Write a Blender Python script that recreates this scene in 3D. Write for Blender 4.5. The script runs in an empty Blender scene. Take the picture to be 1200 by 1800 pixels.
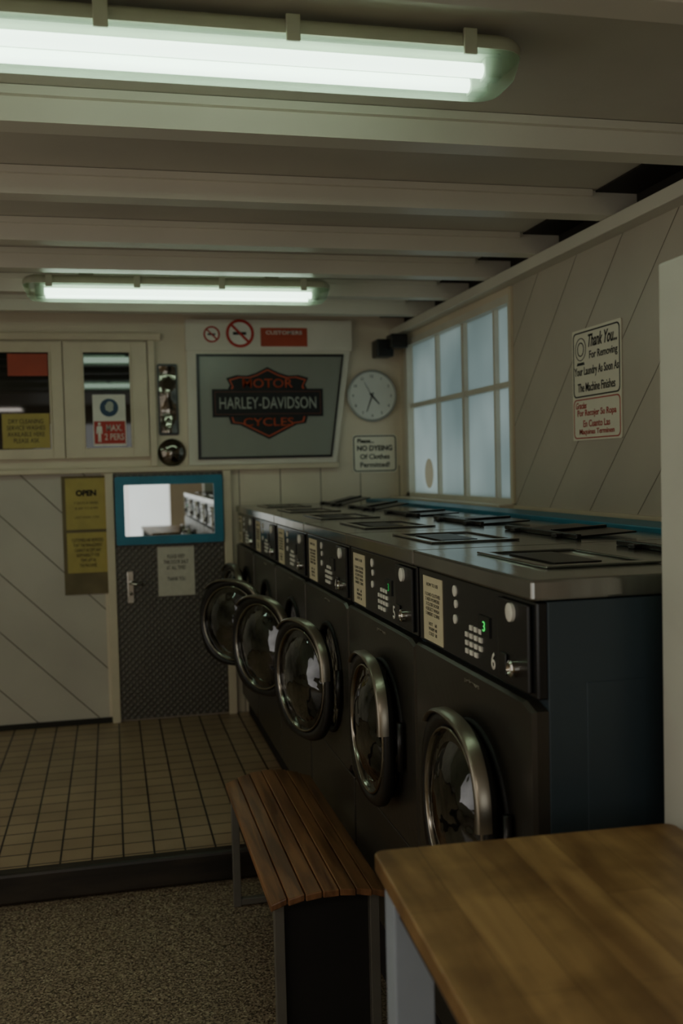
import bpy, bmesh, math
from mathutils import Vector, Matrix
C = bpy.context
col = C.scene.collection
R90 = math.radians(90)
ROT_BACK = (R90, 0, 0)
ROT_RIGHT = (R90, 0, -R90)

# ---------------------------------------------------------------- materials
def lin(h):
    h = h.lstrip('#')
    v = [int(h[i:i+2], 16)/255 for i in (0, 2, 4)]
    return tuple([(c/12.92 if c <= .04045 else ((c+.055)/1.055)**2.4) for c in v]) + (1,)

def mat(name, c, rough=.5, metal=0, var=.12, scale=6, bump=0.0, bscale=40, spec=.5, stretch=(1, 1, 1), coat=0):
    m = bpy.data.materials.new(name); m.use_nodes = True
    nt = m.node_tree; b = nt.nodes['Principled BSDF']
    base = lin(c) if isinstance(c, str) else tuple(c)+(1,)
    b.inputs['Roughness'].default_value = rough
    b.inputs['Metallic'].default_value = metal
    b.inputs['Specular IOR Level'].default_value = spec
    b.inputs['Coat Weight'].default_value = coat
    tc = nt.nodes.new('ShaderNodeTexCoord'); mp = nt.nodes.new('ShaderNodeMapping')
    mp.inputs['Scale'].default_value = stretch
    nt.links.new(tc.outputs['Object'], mp.inputs[0])
    n = nt.nodes.new('ShaderNodeTexNoise'); n.inputs['Scale'].default_value = scale; n.inputs['Detail'].default_value = 6
    nt.links.new(mp.outputs[0], n.inputs['Vector'])
    r = nt.nodes.new('ShaderNodeValToRGB')
    r.color_ramp.elements[0].position = .3; r.color_ramp.elements[1].position = .7
    r.color_ramp.elements[0].color = tuple(x*(1-var) for x in base[:3])+(1,)
    r.color_ramp.elements[1].color = tuple(min(1, x*(1+var)) for x in base[:3])+(1,)
    nt.links.new(n.outputs['Fac'], r.inputs[0]); nt.links.new(r.outputs[0], b.inputs['Base Color'])
    if bump:
        n2 = nt.nodes.new('ShaderNodeTexNoise'); n2.inputs['Scale'].default_value = bscale
        nt.links.new(mp.outputs[0], n2.inputs['Vector'])
        bp = nt.nodes.new('ShaderNodeBump'); bp.inputs['Strength'].default_value = bump; bp.inputs['Distance'].default_value = .01
        nt.links.new(n2.outputs['Fac'], bp.inputs['Height']); nt.links.new(bp.outputs[0], b.inputs['Normal'])
    return m

def emis(name, c, s):
    m = bpy.data.materials.new(name); m.use_nodes = True
    b = m.node_tree.nodes['Principled BSDF']
    cc = lin(c) if isinstance(c, str) else tuple(c)+(1,)
    b.inputs['Base Color'].default_value = cc
    b.inputs['Emission Color'].default_value = cc; b.inputs['Emission Strength'].default_value = s
    return m

def board_mat(name, c, direction, width, gap=.02, off=0.0, groove='6a6252'):
    m = mat(name, c, .42, var=.08, scale=2.5)
    nt = m.node_tree; b = nt.nodes['Principled BSDF']; N = nt.nodes.new; L = nt.links.new
    g = N('ShaderNodeNewGeometry'); d = N('ShaderNodeVectorMath'); d.operation = 'DOT_PRODUCT'
    d.inputs[1].default_value = Vector(direction).normalized()/width
    L(g.outputs['Position'], d.inputs[0])
    sb = N('ShaderNodeMath'); sb.operation = 'SUBTRACT'; L(d.outputs['Value'], sb.inputs[0]); sb.inputs[1].default_value = off
    f = N('ShaderNodeMath'); f.operation = 'FRACT'; L(sb.outputs[0], f.inputs[0])
    s = N('ShaderNodeMath'); s.operation = 'SUBTRACT'; L(f.outputs[0], s.inputs[0]); s.inputs[1].default_value = .5
    a = N('ShaderNodeMath'); a.operation = 'ABSOLUTE'; L(s.outputs[0], a.inputs[0])
    r = N('ShaderNodeMapRange'); L(a.outputs[0], r.inputs[0])
    r.inputs[1].default_value = .5-gap; r.inputs[2].default_value = .5-gap*.35
    r.inputs[3].default_value = 0; r.inputs[4].default_value = 1
    mx = N('ShaderNodeMixRGB'); L(r.outputs[0], mx.inputs[0])
    L(b.inputs['Base Color'].links[0].from_socket, mx.inputs[1]); mx.inputs[2].default_value = lin(groove)
    L(mx.outputs[0], b.inputs['Base Color'])
    bp = N('ShaderNodeBump'); bp.inputs['Distance'].default_value = .004; bp.invert = True; bp.inputs['Strength'].default_value = .6
    L(r.outputs[0], bp.inputs['Height']); L(bp.outputs[0], b.inputs['Normal'])
    return m

def tile_mat():
    m = mat('floor_tiles', '93805f', .38, var=.18, scale=5)
    nt = m.node_tree; b = nt.nodes['Principled BSDF']; N = nt.nodes.new; L = nt.links.new
    tc = N('ShaderNodeNewGeometry')
    br = N('ShaderNodeTexBrick'); br.offset = 0; br.squash = 1
    br.inputs['Scale'].default_value = 1; br.inputs['Brick Width'].default_value = .112; br.inputs['Row Height'].default_value = .112
    br.inputs['Mortar Size'].default_value = .0038; br.inputs['Mortar Smooth'].default_value = .1
    br.inputs['Color1'].default_value = lin('a88f73'); br.inputs['Color2'].default_value = lin('b1987b'); br.inputs['Mortar'].default_value = lin('241e19')
    L(tc.outputs['Position'], br.inputs['Vector'])
    n = N('ShaderNodeTexNoise'); n.inputs['Scale'].default_value = 3; n.inputs['Detail'].default_value = 8; L(tc.outputs['Position'], n.inputs['Vector'])
    r = N('ShaderNodeValToRGB'); r.color_ramp.elements[0].color = (.7, .68, .66, 1); r.color_ramp.elements[0].position = .3
    r.color_ramp.elements[1].color = (1, 1, 1, 1); r.color_ramp.elements[1].position = .65
    L(n.outputs['Fac'], r.inputs[0])
    mx = N('ShaderNodeMixRGB'); mx.blend_type = 'MULTIPLY'; mx.inputs[0].default_value = .7
    L(br.outputs['Color'], mx.inputs[1]); L(r.outputs[0], mx.inputs[2]); L(mx.outputs[0], b.inputs['Base Color'])
    bp = N('ShaderNodeBump'); bp.invert = True; bp.inputs['Distance'].default_value = .003
    L(br.outputs['Fac'], bp.inputs['Height']); L(bp.outputs[0], b.inputs['Normal'])
    return m

def terrazzo_mat():
    m = mat('terrazzo', '6b5d45', .33, var=.2, scale=3)
    nt = m.node_tree; b = nt.nodes['Principled BSDF']; N = nt.nodes.new; L = nt.links.new
    tc = N('ShaderNodeNewGeometry')
    v = N('ShaderNodeTexVoronoi'); v.inputs['Scale'].default_value = 200; L(tc.outputs['Position'], v.inputs['Vector'])
    n = N('ShaderNodeTexNoise'); n.inputs['Scale'].default_value = 110; n.inputs['Detail'].default_value = 3; L(tc.outputs['Position'], n.inputs['Vector'])
    sx = N('ShaderNodeSeparateColor'); L(v.outputs['Color'], sx.inputs[0])
    r = N('ShaderNodeValToRGB'); r.color_ramp.interpolation = 'CONSTANT'
    e = r.color_ramp.elements
    e[0].color = lin('564b3e'); e[0].position = 0
    e[1].color = lin('8f806a'); e[1].position = .22
    for p, c in ((.55, '9c8d76'), (.80, '716452'), (.92, 'b8aa8e')):
        x = e.new(p); x.color = lin(c)
    L(sx.outputs[0], r.inputs[0])
    r2 = N('ShaderNodeValToRGB'); r2.color_ramp.elements[0].position = .38; r2.color_ramp.elements[1].position = .5
    r2.color_ramp.elements[0].color = (.42, .40, .38, 1); r2.color_ramp.elements[1].color = (1, 1, 1, 1)
    L(n.outputs['Fac'], r2.inputs[0])
    mx = N('ShaderNodeMixRGB'); mx.blend_type = 'MULTIPLY'; mx.inputs[0].default_value = .9
    L(r.outputs[0], mx.inputs[1]); L(r2.outputs[0], mx.inputs[2]); L(mx.outputs[0], b.inputs['Base Color'])
    return m

def wood_mat(name, c1, c2, stretch, rough=.45, scale=3, plank=0):
    m = mat(name, c1, rough)
    nt = m.node_tree; b = nt.nodes['Principled BSDF']; N = nt.nodes.new; L = nt.links.new
    tc = N('ShaderNodeTexCoord'); mp = N('ShaderNodeMapping'); mp.inputs['Scale'].default_value = stretch
    L(tc.outputs['Object'], mp.inputs[0])
    n = N('ShaderNodeTexNoise'); n.inputs['Scale'].default_value = scale; n.inputs['Detail'].default_value = 10; n.inputs['Distortion'].default_value = .4
    L(mp.outputs[0], n.inputs['Vector'])
    r = N('ShaderNodeValToRGB'); e = r.color_ramp.elements
    e[0].color = lin(c1); e[0].position = .36; e[1].color = lin(c2); e[1].position = .64
    L(n.outputs['Fac'], r.inputs[0])
    last = r.outputs[0]
    if plank:
        br = N('ShaderNodeTexBrick'); br.inputs['Scale'].default_value = 1; br.inputs['Brick Width'].default_value = .45; br.inputs['Row Height'].default_value = plank
        br.inputs['Mortar Size'].default_value = .0008
        br.inputs['Color1'].default_value = (1, 1, 1, 1); br.inputs['Color2'].default_value = (.70, .66, .61, 1); br.inputs['Mortar'].default_value = (.4, .35, .3, 1)
        mp2 = N('ShaderNodeMapping'); mp2.inputs['Rotation'].default_value = (0, 0, R90); L(tc.outputs['Object'], mp2.inputs[0]); L(mp2.outputs[0], br.inputs['Vector'])
        mx = N('ShaderNodeMixRGB'); mx.blend_type = 'MULTIPLY'; mx.inputs[0].default_value = .7
        L(last, mx.inputs[1]); L(br.outputs['Color'], mx.inputs[2]); last = mx.outputs[0]
        n3 = N('ShaderNodeTexNoise'); n3.inputs['Scale'].default_value = 7; n3.inputs['Detail'].default_value = 5; L(tc.outputs['Object'], n3.inputs['Vector'])
        r3 = N('ShaderNodeValToRGB'); r3.color_ramp.elements[0].position = .42; r3.color_ramp.elements[1].position = .58
        r3.color_ramp.elements[0].color = (.55, .51, .48, 1); r3.color_ramp.elements[1].color = (1, 1, 1, 1); L(n3.outputs['Fac'], r3.inputs[0])
        m3 = N('ShaderNodeMixRGB'); m3.blend_type = 'MULTIPLY'; m3.inputs[0].default_value = .7
        L(last, m3.inputs[1]); L(r3.outputs[0], m3.inputs[2]); last = m3.outputs[0]
    L(last, b.inputs['Base Color'])
    return m

def plate_mat():
    m = mat('chequer_plate', '5c5954', .42, metal=.3, var=.2, scale=4)
    nt = m.node_tree; b = nt.nodes['Principled BSDF']; N = nt.nodes.new; L = nt.links.new
    tc = N('ShaderNodeNewGeometry'); mp = N('ShaderNodeMapping'); mp.inputs['Rotation'].default_value = (0, math.radians(45), 0)
    L(tc.outputs['Position'], mp.inputs[0])
    w1 = N('ShaderNodeTexWave'); w1.bands_direction = 'X'; w1.inputs['Scale'].default_value = 12; L(mp.outputs[0], w1.inputs[0])
    w2 = N('ShaderNodeTexWave'); w2.bands_direction = 'Z'; w2.inputs['Scale'].default_value = 12; L(mp.outputs[0], w2.inputs[0])
    mu = N('ShaderNodeMath'); mu.operation = 'MULTIPLY'; L(w1.outputs['Fac'], mu.inputs[0]); L(w2.outputs['Fac'], mu.inputs[1])
    r = N('ShaderNodeValToRGB'); e = r.color_ramp.elements; e[0].color = lin('524d45'); e[0].position = .25; e[1].color = lin('7a7468'); e[1].position = .6
    L(mu.outputs[0], r.inputs[0])
    mx = N('ShaderNodeMixRGB'); mx.blend_type = 'MIX'; mx.inputs[0].default_value = .6
    L(b.inputs['Base Color'].links[0].from_socket, mx.inputs[1]); L(r.outputs[0], mx.inputs[2]); L(mx.outputs[0], b.inputs['Base Color'])
    bp = N('ShaderNodeBump'); bp.inputs['Distance'].default_value = .0025; L(mu.outputs[0], bp.inputs['Height']); L(bp.outputs[0], b.inputs['Normal'])
    return m

def pane_mat(name='frosted_pane', c0=(.58, .64, .64), c1=(.86, .91, .90), sc=1.6):
    m = bpy.data.materials.new(name); m.use_nodes = True
    nt = m.node_tree; N = nt.nodes.new; L = nt.links.new
    out = nt.nodes['Material Output']; nt.nodes.remove(nt.nodes['Principled BSDF'])
    t = N('ShaderNodeBsdfTranslucent'); g = N('ShaderNodeBsdfGlossy'); g.inputs['Roughness'].default_value = .2
    tc = N('ShaderNodeNewGeometry'); n = N('ShaderNodeTexNoise'); n.inputs['Scale'].default_value = sc; n.inputs['Detail'].default_value = 2
    L(tc.outputs['Position'], n.inputs['Vector'])
    r = N('ShaderNodeValToRGB'); r.color_ramp.elements[0].color = c0+(1,); r.color_ramp.elements[0].position = .32
    r.color_ramp.elements[1].color = c1+(1,); r.color_ramp.elements[1].position = .68
    L(n.outputs['Fac'], r.inputs[0]); L(r.outputs[0], t.inputs[0])
    mx = N('ShaderNodeMixShader'); mx.inputs[0].default_value = .05
    L(t.outputs[0], mx.inputs[1]); L(g.outputs[0], mx.inputs[2]); L(mx.outputs[0], out.inputs[0])
    return m

def film_mat(name, tint, dif):
    m = bpy.data.materials.new(name); m.use_nodes = True
    nt = m.node_tree; N = nt.nodes.new; L = nt.links.new
    out = nt.nodes['Material Output']; nt.nodes.remove(nt.nodes['Principled BSDF'])
    t = N('ShaderNodeBsdfTransparent'); t.inputs[0].default_value = tint+(1,)
    d = N('ShaderNodeBsdfDiffuse'); d.inputs[0].default_value = dif+(1,)
    n = N('ShaderNodeTexNoise'); n.inputs['Scale'].default_value = 20
    mr = N('ShaderNodeMapRange'); mr.inputs[3].default_value = .1; mr.inputs[4].default_value = .25; L(n.outputs['Fac'], mr.inputs[0])
    mx = N('ShaderNodeMixShader'); L(mr.outputs[0], mx.inputs[0]); L(t.outputs[0], mx.inputs[1]); L(d.outputs[0], mx.inputs[2]); L(mx.outputs[0], out.inputs[0])
    return m

def diffuser_mat():
    m = bpy.data.materials.new('clear_diffuser'); m.use_nodes = True
    nt = m.node_tree; N = nt.nodes.new; L = nt.links.new
    out = nt.nodes['Material Output']; nt.nodes.remove(nt.nodes['Principled BSDF'])
    t = N('ShaderNodeBsdfTransparent'); t.inputs[0].default_value = (.92, .97, .91, 1)
    tl = N('ShaderNodeBsdfTranslucent'); tl.inputs[0].default_value = (.72, .88, .68, 1)
    g = N('ShaderNodeBsdfGlossy'); g.inputs['Roughness'].default_value = .12
    n = N('ShaderNodeTexNoise'); n.inputs['Scale'].default_value = 8
    mr = N('ShaderNodeMapRange'); mr.inputs[3].default_value = .24; mr.inputs[4].default_value = .32; L(n.outputs['Fac'], mr.inputs[0])
    m1 = N('ShaderNodeMixShader'); L(mr.outputs[0], m1.inputs[0]); L(t.outputs[0], m1.inputs[1]); L(tl.outputs[0], m1.inputs[2])
    m2 = N('ShaderNodeMixShader'); m2.inputs[0].default_value = .05; L(m1.outputs[0], m2.inputs[1]); L(g.outputs[0], m2.inputs[2])
    L(m2.outputs[0], out.inputs[0])
    return m

M = dict(
    cream=mat('cream_paint', 'dccfb8', .5, var=.07, scale=2),
    ceil=mat('ceiling_paint', 'c6c1b2', .5, var=.08, scale=2),
    beam=mat('beam_gloss_paint', 'd9d4c4', .35, var=.06, scale=2),
    frame=mat('window_frame_paint', 'd6c8ae', .4, var=.06),
    wframe=mat('glazing_bar_paint', 'd8d2c2', .4, var=.06),
    boardsR=board_mat('diagonal_boards_b', 'bcb2a2', (0, 1, 1), .24, .011, .43, '6a604f'),
    boardsL=board_mat('diagonal_boards_a', 'c0b8aa', (1, 0, 1), .235, .016, .775),
    boardsV=board_mat('vertical_boards', 'd8ccb5', (1, 0, 0), .24, .014),
    tile=tile_mat(), terr=terrazzo_mat(), plate=plate_mat(), pane=pane_mat(), diff=diffuser_mat(),
    nosing=wood_mat('worn_step_edge', '1d1813', '352c23', (1, 6, 6)),
    black=mat('black_plastic', '1b1a19', .34, var=.1),
    gloss=mat('black_panel', '151618', .2, var=.1),
    steel=mat('dark_machine_steel', '2a2a2a', .3, metal=.5, var=.1, scale=3),
    side=mat('machine_side', '36434a', .4, metal=.1, var=.1, scale=2),
    front=mat('machine_front', '47443d', .32, metal=.45, var=.1, scale=3),
    wtop=mat('brushed_worktop', '8d8c86', .15, metal=.85, var=.22, scale=4, stretch=(6, 1, 1), bump=.06, bscale=6),
    chrome=mat('chrome', 'c9c6bd', .12, metal=1, var=.05),
    dchrome=mat('dark_reflective_chrome', '7a756c', .1, metal=1, var=.5, scale=14, bump=.4, bscale=14),
    ring=mat('dull_steel_ring', '9a968c', .18, metal=1, var=.1),
    satin=mat('satin_trim', '8f897c', .3, metal=.9, var=.1),
    bowl=mat('dark_glass_bowl', '6e7073', .04, metal=1, var=.85, scale=7, bump=1.0, bscale=11),  # glints and dark reflections mottled into the bowl colour
    drum=mat('steel_drum', 'b0aea8', .15, metal=1, var=.3, scale=20, bump=.6, bscale=25),
    rubber=mat('rubber_seal', '101010', .6),
    paper=mat('notice_paper', 'd3c8a8', .7, var=.06, scale=30),
    signw=mat('laminated_sign_white', 'eae4d0', .35, var=.03, scale=10),
    paperw=mat('white_paper', 'cbc5b5', .7, var=.06, scale=30),
    ink=mat('ink', '151515', .6), inkg=mat('green_black_ink', '1e2621', .6),
    wht=mat('white_marking', 'e4e1d6', .5),
    lens=mat('dull_reflector', '87947f', .6),
    red=mat('red_print', 'b32a20', .5), orange=mat('orange_red_print', 'b0472e', .5),
    logoor=mat('logo_orange', 'b84a28', .5), logoline=mat('logo_outline', '5c2c20', .5),
    yellow=mat('yellow_paper', 'b5a35c', .65, var=.1, scale=10),
    brown=mat('brown_backing', '75684b', .7, var=.2),
    blue=mat('blue_paint', '1f7893', .4, var=.15, scale=8), blue2=mat('blue_print', '1d405f', .5),
    mirror=mat('mirror', 'd8dcda', .015, metal=1, var=.01),
    dglass=mat('dark_glass', '0b0f10', .03, var=.3, scale=2, spec=.8),
    frost=mat('frosted_sign_glass', '8f9187', .25, var=.06, scale=2),
    frostt=mat('pale_lettering', 'a8aca1', .4, var=.05),
    board=mat('white_sign_board', 'ddd6c6', .45, var=.05),
    clockf=mat('clock_face', 'dcdcd4', .4, var=.04),
    alu=mat('grey_metal', '76736b', .4, metal=.4, var=.1),
    rim=mat('pale_clock_rim', 'b4b6b1', .3, metal=.3, var=.05),
    tray=mat('fitting_plastic', 'b0b09a', .45, var=.08),
    tbl=wood_mat('worn_table_wood', '957248', 'c49f6a', (12, 1.2, 4), .4, 1.8, .07),
    bench=wood_mat('stained_bench_slats', '60402a', '946846', (14, 1, 4), .33, 3),
    legp=mat('pale_blue_paint', '9aa4b0', .5, var=.1),
    tubem=emis('fluorescent_tube', (.80, 1.0, .86), 6.5),
    green=emis('green_display', (.05, 1, .15), .6), greend=emis('dim_green_display', (.03, .5, .1), .2),
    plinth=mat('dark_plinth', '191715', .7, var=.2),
    partition=mat('partition_paint', 'c8c8bc', .5, var=.05),
    tan=film_mat('tan_vinyl', (.88, .78, .66), (.4, .29, .2)), darkfill=mat('dark_gap', '2b2822', .8),
)

# ---------------------------------------------------------------- geometry helpers
def finish(me, name, mats, parent, loc, rot, smooth):
    if not isinstance(mats, (list, tuple)): mats = [mats]
    for m in mats: me.materials.append(m)
    if smooth:
        for p in me.polygons: p.use_smooth = True
    o = bpy.data.objects.new(name, me); col.objects.link(o)
    o.location = loc; o.rotation_euler = rot
    if parent: o.parent = parent
    return o

def mesh(name, v, f, m, parent=None, loc=(0, 0, 0), rot=(0, 0, 0), smooth=False):
    me = bpy.data.meshes.new(name); me.from_pydata([tuple(a) for a in v], [], f); me.update()
    bm = bmesh.new(); bm.from_mesh(me); bmesh.ops.recalc_face_normals(bm, faces=bm.faces); bm.to_mesh(me); bm.free()
    return finish(me, name, m, parent, loc, rot, smooth)

def boxes(name, bl, mats, parent=None, bevel=0, seg=2, origin=None):
    bm = bmesh.new()
    b0 = bl[0]
    og = Vector(origin) if origin else Vector(((b0[0]+b0[1])/2, (b0[2]+b0[3])/2, b0[4]))
    for b in bl:
        r = bmesh.ops.create_cube(bm, size=1)
        vs = r['verts']
        for v in vs:
            v.co = Vector(((b[0]+b[1])/2+v.co.x*(b[1]-b[0]), (b[2]+b[3])/2+v.co.y*(b[3]-b[2]), (b[4]+b[5])/2+v.co.z*(b[5]-b[4])))-og
        fs = set(f for v in vs for f in v.link_faces)
        if len(b) > 6:
            for f in fs: f.material_index = b[6]
    if bevel:
        bmesh.ops.bevel(bm, geom=list(bm.edges), offset=bevel, segments=seg, profile=.5, affect='EDGES', clamp_overlap=True)
    me = bpy.data.meshes.new(name); bm.to_mesh(me); bm.free()
    return finish(me, name, mats, parent, og, (0, 0, 0), False)

def empty(name, loc):
    o = bpy.data.objects.new(name, None); col.objects.link(o); o.location = loc; o.empty_display_size = .1
    return o

def prism(name, pts, z0, z1, m, parent=None, loc=(0, 0, 0), rot=(0, 0, 0)):
    n = len(pts)
    v = [(x, y, z0) for x, y in pts]+[(x, y, z1) for x, y in pts]
    f = [tuple(range(n))[::-1], tuple(range(n, 2*n))]+[(i, (i+1) % n, n+(i+1) % n, n+i) for i in range(n)]
    return mesh(name, v, f, m, parent, loc, rot)

def frame2(name, outer, inner, z0, z1, m, parent=None, loc=(0, 0, 0), rot=(0, 0, 0)):
    n = len(outer)
    v = [(x, y, z) for z in (z0, z1) for ring in (outer, inner) for x, y in ring]
    f = []
    for i in range(n):
        j = (i+1) % n
        f += [(i, j, n+j, n+i), (2*n+i, 3*n+i, 3*n+j, 2*n+j), (i, 2*n+i, 2*n+j, j), (n+i, n+j, 3*n+j, 3*n+i)]
    return mesh(name, v, f, m, parent, loc, rot)

def rrect(w, h, r, n=6):
    p = []
    for cx, cy, a0 in ((w/2-r, h/2-r, 0), (-w/2+r, h/2-r, 90), (-w/2+r, -h/2+r, 180), (w/2-r, -h/2+r, 270)):
        for i in range(n+1):
            a = math.radians(a0+90*i/n); p.append((cx+r*math.cos(a), cy+r*math.sin(a)))
    return p

def circ(r, n=40, cx=0, cy=0, sy=1):
    return [(cx+r*math.cos(2*math.pi*i/n), cy+sy*r*math.sin(2*math.pi*i/n)) for i in range(n)]

def lathe(name, prof, m, parent=None, loc=(0, 0, 0), rot=(0, 0, 0), n=48):
    v = []; f = []
    for x, r in prof:
        for i in range(n):
            a = 2*math.pi*i/n; v.append((x, r*math.cos(a), r*math.sin(a)))
    for k in range(len(prof)-1):
        for i in range(n):
            j = (i+1) % n; f.append((k*n+i, k*n+j, (k+1)*n+j, (k+1)*n+i))
    if prof[0][1] > 1e-3: f.append(tuple(range(n)))
    if prof[-1][1] > 1e-3: f.append(tuple(range((len(prof)-1)*n, len(prof)*n))[::-1])
    o = mesh(name, v, f, m, parent, loc, rot, True)
    o.modifiers.new('es', 'EDGE_SPLIT').split_angle = math.radians(50)
    return o

def ring_lathe(name, prof, m, parent=None, loc=(0, 0, 0), rot=(0, 0, 0), n=48):
    v = []; f = []
    for x, r in prof:
        for i in range(n):
            a = 2*math.pi*i/n; v.append((x, r*math.cos(a), r*math.sin(a)))
    K = len(prof)
    for k in range(K):
        k2 = (k+1) % K
        for i in range(n):
            j = (i+1) % n; f.append((k*n+i, k*n+j, k2*n+j, k2*n+i))
    return mesh(name, v, f, m, parent, loc, rot, True)

def tube(name, pts, rad, m, parent=None, loc=(0, 0, 0), rot=(0, 0, 0), n=12):
    pts = [Vector(p) for p in pts]
    if not isinstance(rad, list): rad = [rad]*len(pts)
    v = []; f = []
    for i, p in enumerate(pts):
        t = (pts[min(i+1, len(pts)-1)]-pts[max(i-1, 0)]).normalized()
        up = Vector((1, 0, 0)) if abs(t.x) < .9 else Vector((0, 0, 1))
        a = t.cross(up).normalized(); b = t.cross(a)
        for k in range(n):
            an = 2*math.pi*k/n; v.append(p+rad[i]*(a*math.cos(an)+b*math.sin(an)))
    for i in range(len(pts)-1):
        for k in range(n):
            j = (k+1) % n; f.append((i*n+k, i*n+j, (i+1)*n+j, (i+1)*n+k))
    f.append(tuple(range(n))); f.append(tuple(range((len(pts)-1)*n, len(pts)*n)))
    return mesh(name, v, f, m, parent, loc, rot, True)

def text(s, m, parent, x, y, z, w=None, h=None, bold=.0, shear=0, rot=(0, 0, 0), name='lettering', depth=.001):
    cu = bpy.data.curves.new('t', 'FONT'); cu.body = s; cu.align_x = 'CENTER'; cu.size = 1
    cu.offset = bold; cu.shear = shear; cu.resolution_u = 3; cu.space_line = 1.0
    to = bpy.data.objects.new('t', cu); col.objects.link(to)
    C.view_layer.update()
    me = bpy.data.meshes.new_from_object(to.evaluated_get(C.evaluated_depsgraph_get()))
    bpy.data.objects.remove(to); bpy.data.curves.remove(cu)
    xs = [v.co.x for v in me.vertices]; ys = [v.co.y for v in me.vertices]
    bw = max(xs)-min(xs); bh = max(ys)-min(ys); cx = (max(xs)+min(xs))/2; cy = (max(ys)+min(ys))/2
    sx = w/bw if w else None; sy = h/bh if h else None
    sx = sx or sy; sy = sy or sx
    for v in me.vertices: v.co = Vector(((v.co.x-cx)*sx, (v.co.y-cy)*sy, 0))
    bm = bmesh.new(); bm.from_mesh(me)
    r = bmesh.ops.extrude_face_region(bm, geom=bm.faces[:])
    for e in r['geom']:
        if isinstance(e, bmesh.types.BMVert): e.co.z += depth
    bmesh.ops.recalc_face_normals(bm, faces=bm.faces); bm.to_mesh(me); bm.free()
    me.materials.clear()
    return finish(me, name, m, parent, (x, y, z), rot, False)

def tag(o, label, category, group=None):
    o['label'] = label; o['category'] = category
    if group: o['group'] = group
    return o
def struct(o):
    o['kind'] = 'structure'; return o

def panel(name, w, h, t, m, loc, rot, r=.0):
    pts = rrect(w, h, r) if r else [(w/2, h/2), (-w/2, h/2), (-w/2, -h/2), (w/2, -h/2)]
    return prism(name, pts, 0, t, m, None, loc, rot)

# ================================================================ ROOM
YB = 5.72; XR = 1.70; XL = -2.6; YF = -2.0; ZC = 2.29; ZLOW = -.11
struct(boxes('floor', [(XL, 1.95, YF, YB+.1, ZLOW-.1, ZLOW)], M['terr']))
struct(boxes('floor_raised', [(XL, .735, 3.68, YB, ZLOW+.001, 0)], M['tile']))
struct(boxes('trim_1', [(XL, .735, 3.615, 3.679, ZLOW+.001, .004)], M['nosing'], bevel=.012))
struct(boxes('trim_2', [(.737, 1.46, 1.56, 5.70, ZLOW+.001, .098)], M['plinth']))
struct(boxes('ceiling', [(XL, 2.0, YF, YB+.1, ZC, ZC+.06)], M['ceil']))
bi = 3
for y0, w in ((1.08, .08), (1.62, .08), (2.42, .08), (3.03, .08), (3.62, .08), (4.10, .08), (4.62, .08), (5.14, .08)):
    struct(boxes('trim_%d' % bi, [(XL, 1.729, y0, y0+w, 2.212, ZC-.001), (XL, 1.56, y0-.018, y0+w+.018, ZC-.022, ZC-.0015)], M['beam'])); bi += 1
struct(boxes('trim_%d' % bi, [(1.635, 1.95, YF, YB, 2.165, 2.2115)], M['beam'], bevel=.004)); bi += 1
# dark block closing the gap above the wall plate; recess shade put into its colour
struct(boxes('wall_upper', [(1.73, 2.0, YF, YB+.1, 2.212, ZC-.0005), (1.58, 1.73, YF, YB, ZC-.006, ZC-.0005)], M['darkfill']))
WY0, WY1, WZ0, WZ1 = 4.035, 5.60, 1.228, 2.13
struct(boxes('wall_right', [(XR, XR+.1, YF, WY0, ZLOW, 2.165, 0), (XR, XR+.1, WY0, YB, ZLOW, WZ0-.03, 1),
                            (XR, XR+.1, WY1, YB, WZ0-.03, 2.165, 1), (XR, XR+.1, WY0, WY1, WZ1, 2.165, 1)], [M['boardsR'], M['cream']]))
wf = []
wf += [(XR-.008, XR+.05, WY0, WY0+.022, WZ0, WZ1), (XR-.012, XR+.05, WY1-.05, WY1, WZ0, WZ1), (XR-.012, XR+.05, WY0, WY1, WZ1-.035, WZ1), (XR-.012, XR+.05, WY0, WY1, WZ0-.028, WZ0+.022)]
for y, t in ((5.07, .022), (4.66, .036), (4.25, .02)): wf.append((XR+.004, XR+.034, y-t/2, y+t/2, WZ0, WZ1))
wf.append((XR+.006, XR+.033, WY0, WY1, 1.737, 1.762))
w1 = struct(boxes('window_1', wf, M['wframe']))
p = boxes('pane', [(XR+.025, XR+.031, WY0+.01, WY1-.01, WZ0, WZ1-.01)], M['pane'], w1); p.location = p.location-w1.location
struct(boxes('trim_%d' % bi, [(1.615, XR-.013, 4.0, 5.70, 1.196, 1.226)], M['frame'], bevel=.003)); bi += 1
struct(boxes('trim_%d' % bi, [(XR-.018, XR-.0005, YF+.01, 3.999, 1.19, 1.222)], M['frame'])); bi += 1
struct(boxes('trim_%d' % bi, [(XR-.012, XR-.0005, 4.012, 4.033, 1.23, 2.16)], M['frame'])); bi += 1
blue = tag(boxes('shelf_board', [(1.462, 1.612, 1.62, 5.69, 1.185, 1.216)], M['blue'], bevel=.004), 'long blue painted board running behind the washing machines', 'shelf')
boxes('bracket', [(-.04, .04, -1.9, 1.9, -.25, 0)], M['plinth'], blue)

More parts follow.
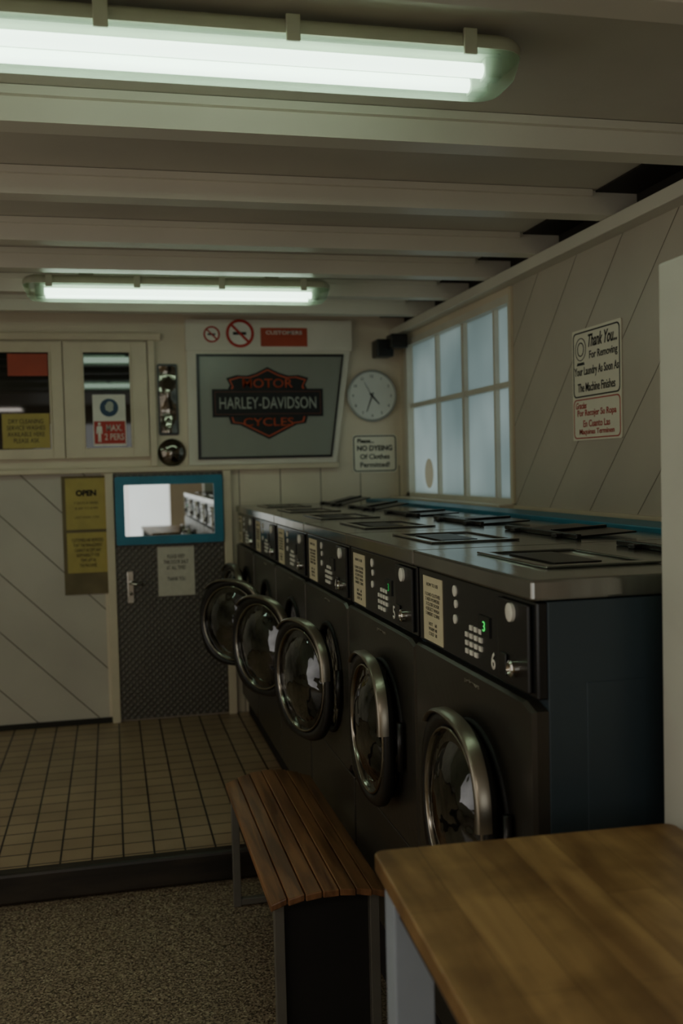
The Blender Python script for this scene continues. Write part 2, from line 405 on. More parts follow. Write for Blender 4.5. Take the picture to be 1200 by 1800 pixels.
# back wall
struct(boxes('wall_back', [(XL, -.05, YB, YB+.1, ZLOW, 1.41, 1), (-.05, .70, YB, YB+.1, ZLOW, 1.41, 0), (.70, XR+.1, YB, YB+.1, ZLOW, 1.41, 2), (XL, XR+.1, YB, YB+.1, 1.41, ZC, 0)], [M['cream'], M['boardsL'], M['boardsV']]))
struct(boxes('trim_%d' % bi, [(XL, 1.30, YB-.045, YB-.0005, 1.405, 1.435)], M['frame'], bevel=.005)); bi += 1
struct(boxes('trim_%d' % bi, [(XL, .30, YB-.03, YB-.0005, 2.14, 2.18)], M['frame'], bevel=.004)); bi += 1
struct(boxes('trim_%d' % bi, [(.225, .262, YB-.03, YB-.0005, 1.436, 2.139)], M['frame'], bevel=.003)); bi += 1
struct(boxes('baseboard_back', [(XL, -.034, YB-.012, YB-.0005, 0.001, .03)], M['darkfill']))
struct(boxes('wall_left', [(XL-.1, XL, YF, YB+.1, ZLOW-.1, ZC)], M['cream']))
struct(boxes('wall_front', [(XL-.1, -1.0, YF-.1, YF, ZLOW-.1, ZC), (.8, 2.0, YF-.1, YF, ZLOW-.1, ZC), (-1.0, .8, YF-.1, YF, ZLOW-.1, .3), (-1.0, .8, YF-.1, YF, 2.1, ZC)], M['cream']))
w2 = struct(boxes('window_2', [(-1.0, -.95, YF-.06, YF, .3, 2.1), (.75, .8, YF-.06, YF, .3, 2.1), (-1, .8, YF-.06, YF, .3, .36), (-1, .8, YF-.06, YF, 2.05, 2.1),
                               (-.42, -.38, YF-.05, YF-.01, .3, 2.1), (.18, .22, YF-.05, YF-.01, .3, 2.1), (-1, .8, YF-.05, YF-.01, 1.3, 1.34)], M['frame']))
p = boxes('pane', [(-.98, .78, YF-.045, YF-.04, .32, 2.08)], M['pane'], w2); p.location = p.location-w2.location
struct(boxes('wall_partition', [(.893, XR-.0005, 1.30, 1.50, ZLOW, 1.725)], M['partition'], bevel=.004))

def fixed_window(name, x0, x1, gx0, gx1):
    z0, z1, g0, g1 = 1.49, 2.13, 1.545, 2.072
    w = struct(boxes(name, [(x0, gx0, YB-.035, YB-.0006, z0, z1), (gx1, x1, YB-.035, YB-.0006, z0, z1), (gx0, gx1, YB-.035, YB-.0006, z0, g0), (gx0, gx1, YB-.035, YB-.0006, g1, z1),
                            (gx0, gx0+.01, YB-.042, YB-.02, g0, g1), (gx1-.01, gx1, YB-.042, YB-.02, g0, g1)], M['frame'], bevel=.002))
    p = boxes('pane', [(gx0, gx1, YB-.012, YB-.006, g0, g1)], M['dglass'], w); p.location = p.location-w.location
    return w
fixed_window('window_3', -.90, -.238, -.84, -.300)
fixed_window('window_4', -.232, .218, -.135, .132)

struct(boxes('trim_%d' % bi, [(-.032, .012, YB-.04, YB-.0005, .001, 1.404)], M['frame'], bevel=.003)); bi += 1
struct(boxes('trim_%d' % bi, [(.622, .668, YB-.04, YB-.0005, .001, 1.404)], M['frame'], bevel=.003)); bi += 1
door = struct(boxes('door_1', [(.015, .619, YB-.03, YB-.001, .012, 1.398)], M['plate'], bevel=.002))
hp = empty('door_handle', (.09-door.location.x, -.016, .745)); hp.parent = door
boxes('handle_plate', [(-.018, .018, -.008, 0, -.085, .095)], M['chrome'], hp, bevel=.003)
tube('lever', [(0, -.008, .03), (0, -.04, .03), (.02, -.045, .028), (.07, -.045, .022)], [.008, .008, .008, .007], M['chrome'], hp)
tube('key_cylinder', [(0, -.006, -.03), (0, -.016, -.03)], .01, M['satin'], hp)

mz0, mz1, mx0, mx1 = 1.0, 1.382, .02, .617
mw, mh = mx1-mx0, mz1-mz0
mir = prism('framed_mirror', rrect(mw-.04, mh-.04, .005), 0, .008, M['blue'], None, ((mx0+mx1)/2, YB-.0305, (mz0+mz1)/2), ROT_BACK)
tag(mir, 'rectangular mirror in a wide bright blue painted frame', 'mirror')
frame2('mirror_frame', rrect(mw, mh, .012), rrect(mw-.10, mh-.095, .006), .008, .028, M['blue'], mir)
prism('mirror_glass', rrect(mw-.09, mh-.085, .004), .0082, .011, M['mirror'], mir)

pp = tag(panel('notice', .205, .28, .002, M['paperw'], (.345, YB-.0305, .842), ROT_BACK), 'white typed notice sheet taped to the metal door', 'notice')
text('PLEASE KEEP\nTHIS DOOR SHUT\nAT ALL TIMES\n\nTHANK YOU', M['ink'], pp, 0, .02, .002, w=.14, h=.15)

bk = tag(panel('notice_backing', .262, .66, .006, M['brown'], (-.136, YB-.001, 1.062), ROT_BACK), 'worn brown backing board holding yellow notices', 'board')
y1 = tag(panel('opening_notice', .222, .285, .003, M['yellow'], (-.136, YB-.0072, 1.237), ROT_BACK), 'yellow opening hours notice with black capitals', 'notice')
text('OPEN', M['ink'], y1, 0, .06, .003, w=.11, h=.034, bold=.05)
text('7 DAYS A WEEK', M['ink'], y1, 0, .005, .003, w=.13, h=.012)
text('8 AM TO 8 PM', M['ink'], y1, 0, -.025, .003, w=.12, h=.012)
text('LAST WASH 7 PM', M['ink'], y1, 0, -.075, .003, w=.13, h=.011)
y2 = tag(panel('rules_notice', .222, .225, .003, M['yellow'], (-.136, YB-.0072, .965), ROT_BACK), 'second yellow notice with lines of small print', 'notice')
text('CUSTOMERS ARE REMINDED\nTHAT THE MANAGEMENT\nCANNOT ACCEPT ANY\nRESPONSIBILITY FOR\nITEMS LEFT IN\nTHE MACHINES', M['ink'], y2, 0, 0, .003, w=.17, h=.16)

s = tag(panel('face_covering_sign', .178, .285, .002, M['wht'], (.005, YB-.0155, 1.698), ROT_BACK, .006), 'white and red sign with blue mask circle on the window', 'sign')
prism('blue_disc', circ(.05, 32, 0, .07), .002, .003, M['blue2'], s)
prism('face_icon', circ(.020, 20, .004, .082, 1.15), .003, .004, M['frostt'], s)
prism('mask_icon', [(-.022, .085), (.022, .078), (.022, .055), (.002, .045), (-.02, .058)], .004, .005, M['frostt'], s)
prism('red_field', [(-.084, -.13), (.084, -.13), (.084, -.005), (-.084, -.005)], .002, .003, M['red'], s)
prism('person_icon', [(-.072, -.05), (-.070, -.035), (-.062, -.03), (-.050, -.03), (-.042, -.035), (-.040, -.075), (-.046, -.075), (-.049, -.052), (-.048, -.12), (-.054, -.12), (-.056, -.085), (-.058, -.12), (-.064, -.12), (-.063, -.052), (-.067, -.075), (-.073, -.075)], .003, .004, M['wht'], s)
prism('head_icon', circ(.008, 16, -.056, -.019), .003, .004, M['wht'], s)
text('MAX.', M['wht'], s, .024, -.042, .003, w=.085, h=.036, bold=.01)
text('2 PERS', M['wht'], s, .024, -.092, .003, w=.105, h=.036, bold=.01)
s = tag(panel('red_notice', .21, .12, .002, M['orange'], (-.42, YB-.0155, 2.005), ROT_BACK), 'faded orange red notice stuck on the dark window', 'notice')
s = tag(panel('yellow_poster', .25, .19, .002, M['yellow'], (-.44, YB-.0155, 1.645), ROT_BACK), 'yellow poster with small print stuck on the dark window', 'poster')
text('DRY CLEANING\nSERVICE WASHES\nAVAILABLE HERE\nPLEASE ASK', M['ink'], s, 0, 0, .002, w=.2, h=.13)

s = prism('narrow_mirror', rrect(.112, .40, .012), 0, .012, M['black'], None, (.33, YB-.001, 1.81), ROT_BACK)
tag(s, 'tall narrow dark reflective chrome ornament fixed on the post', 'mirror')
v = []; f = []
nu, nv = 10, 40
for j in range(nv+1):
    for i in range(nu+1):
        x = -.046+.092*i/nu; y = -.187+.374*j/nv
        z = .0125+.018*math.sin(math.pi*i/nu)*(.6+.4*math.sin(y*30+.6))
        v.append((x, y, z))
for j in range(nv):
    for i in range(nu):
        a = j*(nu+1)+i; f.append((a, a+1, a+nu+2, a+nu+1))
mesh('mirror_glass', v, f, M['dchrome'], s, smooth=True)
s = lathe('convex_mirror', [(0, .078), (-.012, .078), (-.02, .07), (-.03, .055), (-.038, .03), (-.04, .0005)], M['dchrome'], None, (.343, YB-.001, 1.512), (0, 0, R90), 32)
tag(s, 'small round convex chrome dome fixed to the post', 'mirror')

tb = tag(panel('sign_board', .96, .175, .05, M['board'], (.915, YB-.001, 2.168), ROT_BACK, .008), 'long white board carrying no smoking signs and red notice', 'sign board')
def nosmoke(x, y, r, name):
    d = prism(name, circ(r), 0, .002, M['wht'], None, (x, YB-.052, y), ROT_BACK)
    frame2('red_ring', circ(r), circ(r*.8), .002, .004, M['red'], d)
    boxes('cigarette', [(-r*.5, r*.45, -r*.1, r*.1, .002, .003)], M['ink'], d)
    a = math.radians(-45); w = r*.09; l = r*.85
    ca, sa = math.cos(a), math.sin(a)
    prism('red_slash', [(ca*u-sa*v, sa*u+ca*v) for u, v in ((-l, -w), (l, -w), (l, w), (-l, w))], .0032, .0045, M['red'], d)
    return d
tag(nosmoke(.582, 2.172, .046, 'no_smoking_sign'), 'small round no smoking sign with red ring', 'sign')
tag(nosmoke(.742, 2.178, .08, 'no_smoking_sign'), 'large round no smoking sign with red ring and slash', 'sign')
s = tag(panel('red_notice', .27, .105, .003, M['orange'], (.995, YB-.052, 2.158), ROT_BACK), 'orange red rectangular notice with pale capitals', 'notice')
text('CUSTOMERS', M['wht'], s, 0, .026, .003, w=.21, h=.022, bold=.02)

cx0, cz0 = .92, 1.765
def T(px, pz): return (px-cx0, pz-cz0)
outer = [T(1.385, 2.081), T(.44, 2.081), T(.435, 1.437), T(1.29, 1.437)]
inner = [T(1.345, 2.062), T(.492, 2.062), T(.487, 1.468), T(1.262, 1.468)]
lp = prism('logo_mirror', outer, 0, .035, M['board'], None, (cx0, YB-.001, cz0), ROT_BACK)
tag(lp, 'large frosted grey glass panel with motorcycle shield emblem in white surround', 'sign')
inner2 = [(x*.968+.003, y*.955) for x, y in inner]
frame2('dark_border', inner, inner2, .036, .046, M['black'], lp)
prism('frosted_glass', inner, .0352, .040, M['frost'], lp)
S = .0033; ox, oy = .895-cx0, 1.785-cz0
def sc(pts, k=1.0): return [(ox+x*S*k, oy+y*S*k) for x, y in pts]
half = [(0, 62), (20, 52), (36, 47), (54, 48), (72, 43), (66, 31), (70, 23), (70, -22), (66, -36), (50, -38), (34, -46), (18, -54), (0, -63)]
sh = half+[(-x, y) for x, y in half[-2:0:-1]]
prism('shield_outline', sc(sh), .041, .0425, M['ink'], lp)
frame2('shield_line', sc(sh, .94), sc(sh, .90), .0426, .0436, M['logoor'], lp)
bar = [(97, 24), (-97, 24), (-97, -24), (97, -24)]
prism('emblem_bar', sc(bar), .044, .0455, M['ink'], lp)
frame2('bar_line', sc([(93, 20), (-93, 20), (-93, -20), (93, -20)]), sc([(91.5, 18.5), (-91.5, 18.5), (-91.5, -18.5), (91.5, -18.5)]), .0456, .0464, M['logoline'], lp)
text('HARLEY-DAVIDSON', M['frostt'], lp, ox, oy, .0456, w=.56, h=.068, bold=.01)
text('MOTOR', M['logoor'], lp, ox, oy+.112, .0437, w=.29, h=.052, bold=.01)
text('CYCLES', M['logoor'], lp, ox, oy-.109, .0437, w=.29, h=.048, bold=.01)

ck = empty('wall_clock', (1.516, YB-.001, 1.822)); tag(ck, 'round wall clock with pale face and silver rim', 'clock')
lathe('clock_rim', [(0, .148), (-.02, .153), (-.030, .15), (-.033, .144), (-.03, .14), (-.02, .139)], M['rim'], ck, (0, 0, 0), (0, 0, R90))
f = prism('clock_face', circ(.139), .02, .024, M['clockf'], ck, (0, 0, 0), ROT_BACK)
for i in range(12):
    a = math.radians(30*i); c_, s_ = math.sin(a), math.cos(a)
    text(str(12 if i == 0 else i), M['ink'], f, .115*c_, .115*s_, .024, h=.016, name='numeral')
def hand(name, deg, l, w):
    a = math.radians(90-deg); ca, sa = math.cos(a), math.sin(a)
    prism(name, [(ca*u-sa*v, sa*u+ca*v) for u, v in ((-.02, -w), (l, -w*.5), (l, w*.5), (-.02, w))], .025, .027, M['ink'], f)
hand('hour_hand', 138, .065, .005); hand('minute_hand', 200, .10, .0035); hand('second_hand', 330, .09, .0012)

s = tag(panel('dyeing_sign', .275, .225, .005, M['signw'], (1.53, YB-.001, 1.483), ROT_BACK, .02), 'cream sign with dark border forbidding dyeing of clothes', 'sign')
frame2('border', rrect(.262, .212, .02), rrect(.250, .200, .015), .005, .006, M['inkg'], s)
text('Please...', M['inkg'], s, -.055, .075, .005, w=.10, h=.026, bold=.03)
text('NO DYEING', M['inkg'], s, 0, .032, .005, w=.215, h=.032, bold=.03)
text('Of Clothes', M['inkg'], s, 0, -.018, .005, w=.18, h=.03, bold=.02)
text('Permitted!', M['inkg'], s, 0, -.066, .005, w=.18, h=.03, bold=.02)

sp = boxes('wall_speaker', [(1.50, 1.60, 5.50, 5.62, 2.03, 2.13), (1.535, 1.565, 5.55, 5.719, 2.07, 2.09), (1.56, 1.66, 5.42, 5.52, 2.07, 2.15)], M['black'], bevel=.008)
tag(sp, 'small black speaker on a bracket in the corner', 'speaker')

# ================================================================ Thank you sign
s = tag(panel('thank_you_sign', .365, .405, .004, M['signw'], (XR-.001, 3.266, 1.683), ROT_RIGHT, .006), 'cream laundry courtesy sign with black and red text panels', 'sign')
def fr(name, x0, x1, y0, y1, r, t, m):
    w, h = x1-x0, y1-y0; cx, cy = (x0+x1)/2, (y0+y1)/2
    frame2(name, [(cx+a, cy+b) for a, b in rrect(w, h, r)], [(cx+a, cy+b) for a, b in rrect(w-2*t, h-2*t, r-t*.6)], .004, .005, m, s)
fr('black_border', -.174, .174, -.045, .193, .02, .005, M['ink'])
fr('red_border', -.174, .174, -.196, -.052, .02, .004, M['red'])
text('Thank You...', M['ink'], s, .05, .155, .004, w=.21, h=.046, bold=.015, shear=.35)
text('For Removing', M['ink'], s, .055, .100, .004, w=.205, h=.036, bold=.01)
text('Your Laundry As Soon As', M['ink'], s, 0, .045, .004, w=.33, h=.040, bold=.01)
text('The Machine Finishes', M['ink'], s, 0, -.010, .004, w=.28, h=.032, bold=.01)
text('Gracias', M['red'], s, -.115, -.075, .004, w=.085, h=.024, shear=.35, bold=.01)
text('Por Recojer Su Ropa', M['red'], s, 0, -.106, .004, w=.29, h=.031, bold=.01)
text('En Cuanto Las', M['red'], s, 0, -.142, .004, w=.20, h=.025, bold=.01)
text('Maquinas Terminen', M['red'], s, 0, -.174, .004, w=.26, h=.025, bold=.01)
for nm, ro, ri in (('washer_icon', .042, .039), ('washer_icon_drum', .026, .022)):
    frame2(nm, circ(ro, 28, -.115, .13), circ(ri, 28, -.115, .13), .004, .005, M['ink'], s)
prism('washer_icon_base', [(-.145, .072), (-.085, .072), (-.09, .082), (-.14, .082)], .004, .005, M['ink'], s)

s = tag(prism('window_sticker', circ(.075, 32, 0, 0, 1.1), 0, .001, M['tan'], None, (XR+.0235, 5.28, 1.36), ROT_RIGHT), 'round tan sticker on the frosted window pane', 'sticker')

# ================================================================ ceiling lights
def light_fixture(loc, mounts):
    e = empty('ceiling_light', loc)
    L, W, H = 1.32, .16, .098
    def loft(name, secs, m, smooth=True):
        n = len(secs[0][0]); v = []; f = []
        for pts, z in secs: v += [(x, y, z) for x, y in pts]
        for k in range(len(secs)-1):
            for i in range(n):
                j = (i+1) % n; f.append((k*n+i, k*n+j, (k+1)*n+j, (k+1)*n+i))
        f.append(tuple(range(n))); f.append(tuple(range((len(secs)-1)*n, len(secs)*n)))
        o = mesh(name, v, f, m, e, (0, 0, 0), (0, 0, 0), smooth)
        o.modifiers.new('es', 'EDGE_SPLIT').split_angle = math.radians(40)
        return o
    loft('tray', [(rrect(L-.06, W-.05, .03), H), (rrect(L-.02, W-.02, .05), H-.008), (rrect(L, W, .06), H-.020), (rrect(L, W, .06), H-.038)], M['tray'])
    loft('diffuser', [(rrect(L-.004, W-.004, .058), H-.0385), (rrect(L-.012, W-.008, .056), H-.055), (rrect(L-.03, W-.02, .05), .018), (rrect(L-.06, W-.04, .042), .004), (rrect(L-.09, W-.07, .03), 0)], M['diff'])
    for y in (-.040, .040):
        tube('fluorescent_tube', [(-.57, y, .030), (.57, y, .030)], .0145, M['tubem'], e)
        for x in (-.59, .59): boxes('lamp_holder', [(x-.018, x+.018, y-.018, y+.018, .012, .052)], M['lens'], e, bevel=.003)
    boxes('reflector', [(-.6, .6, -.066, .066, .0535, .0565)], M['lens'], e)
    for x in (-.55, -.19, .17, .53):
        for sgn in (-1, 1):
            y0 = sgn*(W/2+.001); y1_ = sgn*(W/2+.009)
            boxes('clip', [(x-.014, x+.014, min(y0, y1_), max(y0, y1_), H-.055, H-.004)], M['tray'], e, bevel=.002)
    for x in (-.4, .4): boxes('mount', [(x-.03, x+.03, -.02, .02, H, mounts)], M['tray'], e)
    return e
l1 = light_fixture((.20, 2.0, 2.178), ZC-2.178-.0005)
l2 = light_fixture((.327, 4.43, 2.143), ZC-2.143-.0005)
l3 = light_fixture((-1.70, 4.43, 2.143), ZC-2.143-.0005)
l4 = light_fixture((-1.70, 2.0, 2.178), ZC-2.178-.0005)
for l in (l1, l2, l3, l4): tag(l, 'twin tube fluorescent batten with milky plastic cover and clips', 'ceiling light', 'fluorescent ceiling lights')

# ================================================================ washing machines
MW = .685
def sup(phi, R, n=2.6):
    c, s_ = abs(math.cos(phi)), abs(math.sin(phi))
    return R/((c**n+s_**n)**(1/n))
wm = empty('washing_machine', (.69, 0, .10))
boxes('body', [(.03, .745, .004, MW-.004, 0, 1.063), (.10, .62, .0025, .006, .12, .92)], M['side'], wm, bevel=.006)
wt = boxes('worktop', [(0, .765, .0015, MW-.0015, 1.065, 1.102)], M['wtop'], wm, bevel=.005)
cp = boxes('control_panel', [(.012, .033, .008, MW-.008, .893, 1.062)], M['gloss'], wm, bevel=.003)
N = 64; hz = .605; hy = MW/2-.04
fy0, fy1, fz0, fz1 = .006, MW-.006, .36, .885
v = []; f = []
inn = []; out = []
for i in range(N):
    a = 2*math.pi*(i+.5)/N; c_, s_ = math.cos(a), math.sin(a)
    inn.append((hy+.18*c_, hz+.18*s_))
    ty = ((fy1 if c_ > 0 else fy0)-hy)/c_ if abs(c_) > 1e-6 else 1e9
    tz = ((fz1 if s_ > 0 else fz0)-hz)/s_ if abs(s_) > 1e-6 else 1e9
    t = min(ty, tz); out.append((hy+t*c_, hz+t*s_))
rings = [(inn, .03), (inn, .003), ([(hy+(y-hy)*.985, hz+(z-hz)*.985) for y, z in out], 0), (out, .008), (out, .03)]
for r_, x in rings: v += [(x, y, z) for y, z in r_]
for k in range(len(rings)-1):
    for i in range(N):
        j = (i+1) % N; f.append((k*N+i, k*N+j, (k+1)*N+j, (k+1)*N+i))
mesh('front_panel', v, f, M['front'], wm)
boxes('lower_panel', [(.008, .03, .008, MW-.008, .02, .35)], M['front'], wm, bevel=.004)
ring_lathe('door_seal', [(-.004, .170), (-.004, .184), (.01, .186), (.01, .168)], M['rubber'], wm, (0, hy, hz))
lathe('drum', [(.012, .168), (.022, .150), (.0265, .10), (.027, .0005)], M['drum'], wm, (0, hy, hz))
NP = 56
def supring(R): return [(.21-sup(2*math.pi*i/NP, R)*math.cos(2*math.pi*i/NP), sup(2*math.pi*i/NP, R)*math.sin(2*math.pi*i/NP)) for i in range(NP)]
def circr(R): return [(.21-R*math.cos(2*math.pi*i/NP), R*math.sin(2*math.pi*i/NP)) for i in range(NP)]
v = []; f = []
rg = [(supring(.188), -.020), (supring(.196), -.028), (supring(.196), -.042), (supring(.190), -.050), (circr(.178), -.049), (circr(.166), -.036), (circr(.166), -.018)]
for r_, x in rg: v += [(x, y, z) for y, z in r_]
for k in range(len(rg)):
    k2 = (k+1) % len(rg)
    for i in range(NP):
        j = (i+1) % NP; f.append((k*NP+i, k*NP+j, k2*NP+j, k2*NP+i))
dr = mesh('door', v, f, M['black'], wm, (0, hy-.21, hz), (0, 0, 0), True)
dr['label'] = 'round black framed porthole door'
ring_lathe('door_ring', [(-.040, .162), (-.049, .165), (-.051, .168), (-.049, .171), (-.042, .172), (-.032, .163)], M['ring'], dr, (0, .21, 0))
lathe('door_glass', [(-.038, .164), (-.030, .158), (-.038, .140), (-.055, .11), (-.066, .07), (-.070, .0005)], M['bowl'], dr, (0, .21, 0))
v = []; f = []
K = 36
for i in range(K+1):
    t = i/K; ph = math.radians(135-127*t); w_ = .009+.015*t**1.3
    ro = sup(ph, .202); ri = ro-w_
    c_, s_ = math.cos(ph), math.sin(ph); xo = -.056-.010*t
    for x, r in ((xo+.026, ro+.001), (xo+.004, ro), (xo, ro-.004), (xo-.002, (ro+ri)/2), (xo, ri+.002), (xo+.008, ri)):
        v.append((x, .21-r*c_, r*s_))
for i in range(K):
    for k in range(6):
        j = (k+1) % 6; f.append((i*6+k, i*6+j, (i+1)*6+j, (i+1)*6+k))
f.append(tuple(range(6))); f.append(tuple(range(K*6, K*6+6)))
o = mesh('door_handle', v, f, M['satin'], dr, smooth=True); o.modifiers.new('es', 'EDGE_SPLIT').split_angle = math.radians(60)
tube('hinge', [(-.012, .006, -.06), (-.012, .006, .06)], .009, M['black'], dr)
def cpx(vv): return MW-vv
lab = boxes('instruction_label', [(.0100, .0118, cpx(.18), cpx(.045), .90, 1.048)], M['paper'], wm)
ROTM = (R90, 0, -R90)
text('HOW TO USE\n\n1 LOAD CLOTHES\n2 ADD POWDER\n3 CLOSE DOOR\n4 SELECT WASH\n5 INSERT COINS\n\nHOT    60\nWARM 40\nCOLD  30', M['ink'], wm, .0099, cpx(.1125), .974, w=.105, h=.12, rot=ROTM, name='label_print', depth=.0004)
def strips(name, lst, m, x0=.0085):
    return boxes(name, [(x0, .0119, cpx(a1), cpx(a0), z0, z1) for a0, a1, z0, z1 in lst], m, wm)
for vv, zz, rr in ((.262, 1.035, .012), (.268, 1.008, .009), (.262, .975, .010)):
    lathe('indicator', [(.012, rr), (.009, rr), (.008, rr*.6), (.0078, .0005)], M['wht'], wm, (0, cpx(vv), zz), n=16)
bl = []
for r_ in range(4):
    for c_ in range(4):
        if (r_, c_) in ((0, 3), (3, 0)): continue
        a0 = .325+c_*.026; z0 = .915+r_*.017
        bl.append((a0, a0+.015, z0, z0+.010))
strips('button', bl, M['wht'])
dsp = boxes('display', [(.009, .0119, cpx(.46), cpx(.40), .965, 1.005)], M['black'], wm)
boxes('coin_mechanism', [(.004, .0119, cpx(.655), cpx(.515), .90, 1.055)], M['black'], wm, bevel=.003)
lathe('coin_entry', [(.004, .017), (-.002, .017), (-.004, .012), (-.0035, .0005)], M['wht'], wm, (0, cpx(.585), 1.034), n=24)
lathe('lock', [(.004, .016), (-.008, .015), (-.010, .011), (-.006, .008), (-.006, .0005)], M['chrome'], wm, (0, cpx(.60), .935), n=24)
boxes('return_slot', [(-.001, .004, cpx(.565), cpx(.53), .915, .955)], M['gloss'], wm, bevel=.002)
text('primus', M['satin'], wm, .001, hy, .862, w=.085, h=.014, rot=ROTM, name='maker_lettering', bold=.01)
boxes('dispenser_frame', [(.10, .34, .16, .185, 1.1025, 1.107), (.10, .34, .50, .525, 1.1025, 1.107), (.10, .12, .185, .50, 1.1025, 1.107), (.32, .34, .185, .50, 1.1025, 1.107)], M['wtop'], wm, bevel=.0015)
boxes('dispenser_lid', [(.15, .25, .23, .46, 1.1025, 1.1055)], M['black'], wm)
boxes('hinge_bar', [(.47, .485, .10, .58, 1.1025, 1.116), (.45, .51, .18, .21, 1.1025, 1.113), (.45, .51, .46, .49, 1.1025, 1.113)], M['black'], wm, bevel=.003)
fl = boxes('rear_flap', [(0, .16, 0, .40, 0, .005), (.0, .16, .18, .20, .005, .012)], M['steel'], wm, bevel=.0015, origin=(0, 0, 0))
fl.location = (.50, .14, 1.103)
tag(wm, '', 'washing machine', 'washing machines in the row')
def copy_tree(o, parent):
    c = o.copy(); c.parent = parent; col.objects.link(c)
    for ch in o.children: copy_tree(ch, c)
    return c
machines = [wm]
for k in range(1, 6): machines.append(copy_tree(wm, None))
ang = [0, 0, 16, 27, 42, 10]
flap = [-13, -3, -2, -2, -8, -12]
labs = ['black coin operated washing machine number 6, door closed, beside the partition',
        'black coin operated washing machine number 5 with its door closed',
        'black coin operated washing machine number 4 with door slightly ajar',
        'black coin operated washing machine number 3 with door ajar',
        'black coin operated washing machine with porthole door half open',
        'black coin operated washing machine at the end by the wall']
for k, m_ in enumerate(machines):
    m_.location = (.69, 1.567+MW*k, .10); m_['label'] = labs[k]
    for ch in m_.children:
        if ch.name.startswith('door') and not ch.name.startswith('door_'): ch.rotation_euler = (0, 0, math.radians(ang[k]))
        if ch.name.startswith('rear_flap'): ch.rotation_euler = (math.radians(3 if k == 0 else 0), math.radians(flap[k]), math.radians(-12 if k == 0 else (k*37 % 9)-4))
    text(str(6-k), M['wht'], m_, .0112, cpx(.475), .925, h=.034, rot=ROTM, name='machine_number', bold=.02)
    if k < 2: text('3', M['green' if k == 0 else 'greend'], m_, .0088, cpx(.433), .985, h=.020, w=.012, rot=ROTM, name='display_digit', bold=.0)

# ================================================================ bench
bz = ZLOW
bn = empty('slatted_bench', (.505, 2.93, bz)); tag(bn, 'low bench with curved brown wooden slats on grey metal legs', 'bench')
v = []; f = []
ns = 7; pw = .0415; gp = .002; tot = ns*pw+(ns-1)*gp
def zz(x): return .452-1.3*x*x
for i in range(ns):
    xc = -tot/2+pw/2+i*(pw+gp)
    x0, x1 = xc-pw/2, xc+pw/2
    b_ = len(v); e_ = .525-1.2*xc*xc
    for y in (-e_, e_):
        v += [(x0, y, zz(x0)-.018), (x1, y, zz(x1)-.018), (x1, y, zz(x1)), (x0, y, zz(x0))]
    f += [(b_, b_+1, b_+2, b_+3), (b_+4, b_+7, b_+6, b_+5), (b_, b_+4, b_+5, b_+1), (b_+1, b_+5, b_+6, b_+2), (b_+2, b_+6, b_+7, b_+3), (b_+3, b_+7, b_+4, b_)]
st = mesh('seat', v, f, M['bench'], bn)
bv = st.modifiers.new('b', 'BEVEL'); bv.width = .003; bv.segments = 2
for x in (-.125, .125):
    for y in (-.46, .47):
        boxes('leg', [(x-.013, x+.013, y-.013, y+.013, 0, .405)], M['alu'], bn, bevel=.002)
for y in (-.46, .47):
    boxes('cross_bar', [(-.112, .112, y-.012, y+.012, .004, .026)], M['alu'], bn, bevel=.002)
    tube('seat_bearer', [(x/100, y, zz(x/100)-.028) for x in range(-13, 14, 2)], .009, M['alu'], bn)
for x in (-.125, .125): boxes('side_rail', [(x-.008, x+.008, -.447, .457, .385, .403)], M['alu'], bn)
ep = boxes('end_panel', [(-.111, .111, -.452, -.444, .03, .405)], M['plinth'], bn); ep['label'] = 'dark solid end board between the legs'

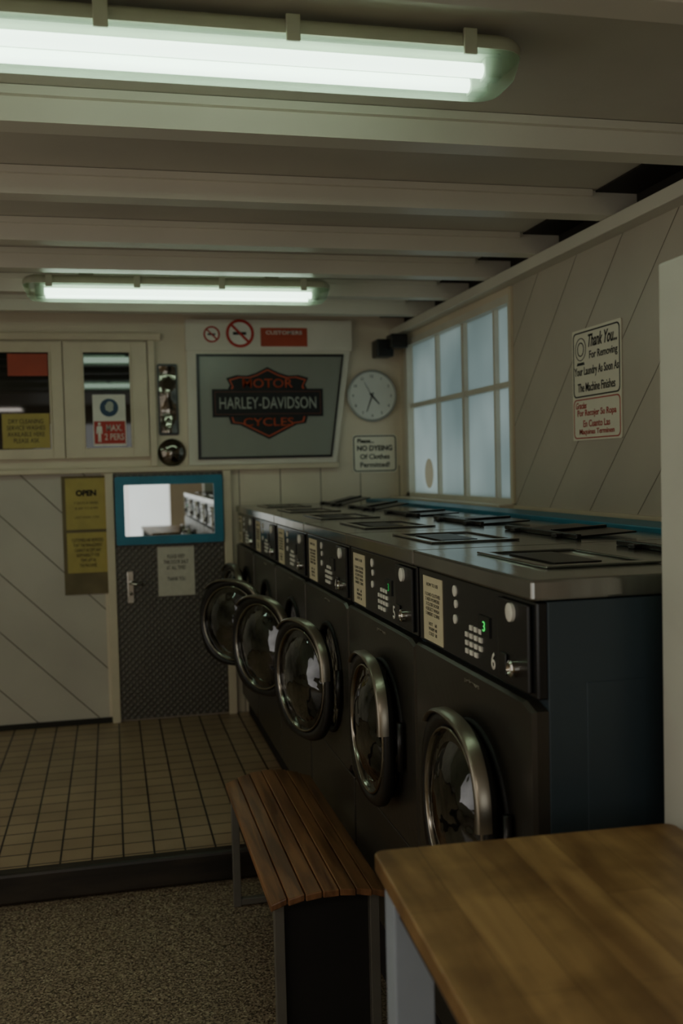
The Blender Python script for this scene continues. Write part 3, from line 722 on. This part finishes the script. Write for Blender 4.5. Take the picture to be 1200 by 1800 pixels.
# ================================================================ table
tb_ = empty('folding_table', (.374, 1.4646, ZLOW)); tb_.rotation_euler = (0, 0, math.radians(-2.6))
tag(tb_, 'worn wooden topped folding table with pale painted legs', 'table')
H = .81-ZLOW
TW, TL = .50, 1.35
pts = [(x+TW/2, y-TL/2) for x, y in rrect(TW, TL, .018)]
top = prism('tabletop', pts, H-.028, H, M['tbl'], tb_)
bm_ = top.modifiers.new('b', 'BEVEL'); bm_.width = .003; bm_.segments = 2; bm_.limit_method = 'ANGLE'
for x in (.012, TW-.075):
    for y in (-.085, -TL+.025):
        boxes('leg', [(x, x+.06, y, y+.06, 0, H-.0285)], M['legp'], tb_, bevel=.003)
boxes('apron', [(.073, TW-.076, -.06, -.04, H-.11, H-.0285), (.073, TW-.076, -TL+.04, -TL+.06, H-.11, H-.0285), (.02, .04, -TL+.086, -.086, H-.07, H-.0285), (TW-.04, TW-.02, -TL+.086, -.086, H-.07, H-.0285)], M['plinth'], tb_)

# ================================================================ fill lights, world, camera
def area(name, loc, rot, sx, sy, power, color):
    l = bpy.data.lights.new(name, 'AREA'); l.shape = 'RECTANGLE'; l.size = sx; l.size_y = sy; l.energy = power; l.color = color
    o = bpy.data.objects.new(name, l); col.objects.link(o); o.location = loc; o.rotation_euler = rot
    return o
area('window_fill', (-.1, YF+.05, 1.25), (R90, 0, 0), 1.7, 1.6, 10, (1.0, .96, .91))  # added fill light, set inside the window behind the camera
area('overhead_fill', (-1.6, -.4, 2.15), (0, 0, 0), 1.3, .5, 15, (1.0, .91, .80))  # added overhead fill, unseen behind the camera, no fitting modelled
area('side_fill', (XL+.06, 2.0, 1.1), (0, -R90, 0), 1.6, 3.5, 14, (1.0, .93, .86))  # added fill in front of the windowless left wall, out of view

w = bpy.data.worlds.new('world'); C.scene.world = w; w.use_nodes = True
bg = w.node_tree.nodes['Background']; bg.inputs[0].default_value = (.66, .76, .76, 1); bg.inputs[1].default_value = .66

cam = bpy.data.cameras.new('camera'); co = bpy.data.objects.new('camera', cam); col.objects.link(co)
cam.sensor_fit = 'VERTICAL'; cam.sensor_height = 36; cam.sensor_width = 24; cam.lens = 35; cam.clip_start = .05
dy = Vector((-.232, .0383, -1)).normalized()
dx = Vector((3.943, .14, -1)).normalized(); dx = (dx-dy*dx.dot(dy)).normalized(); dz = dx.cross(dy)
Rm = Matrix((dx, dy, dz)).to_4x4()
co.matrix_world = Matrix.Translation((0, 0, 1.4)) @ Rm
cam.dof.use_dof = True; cam.dof.focus_distance = 2.5; cam.dof.aperture_fstop = 3.2
C.scene.camera = co
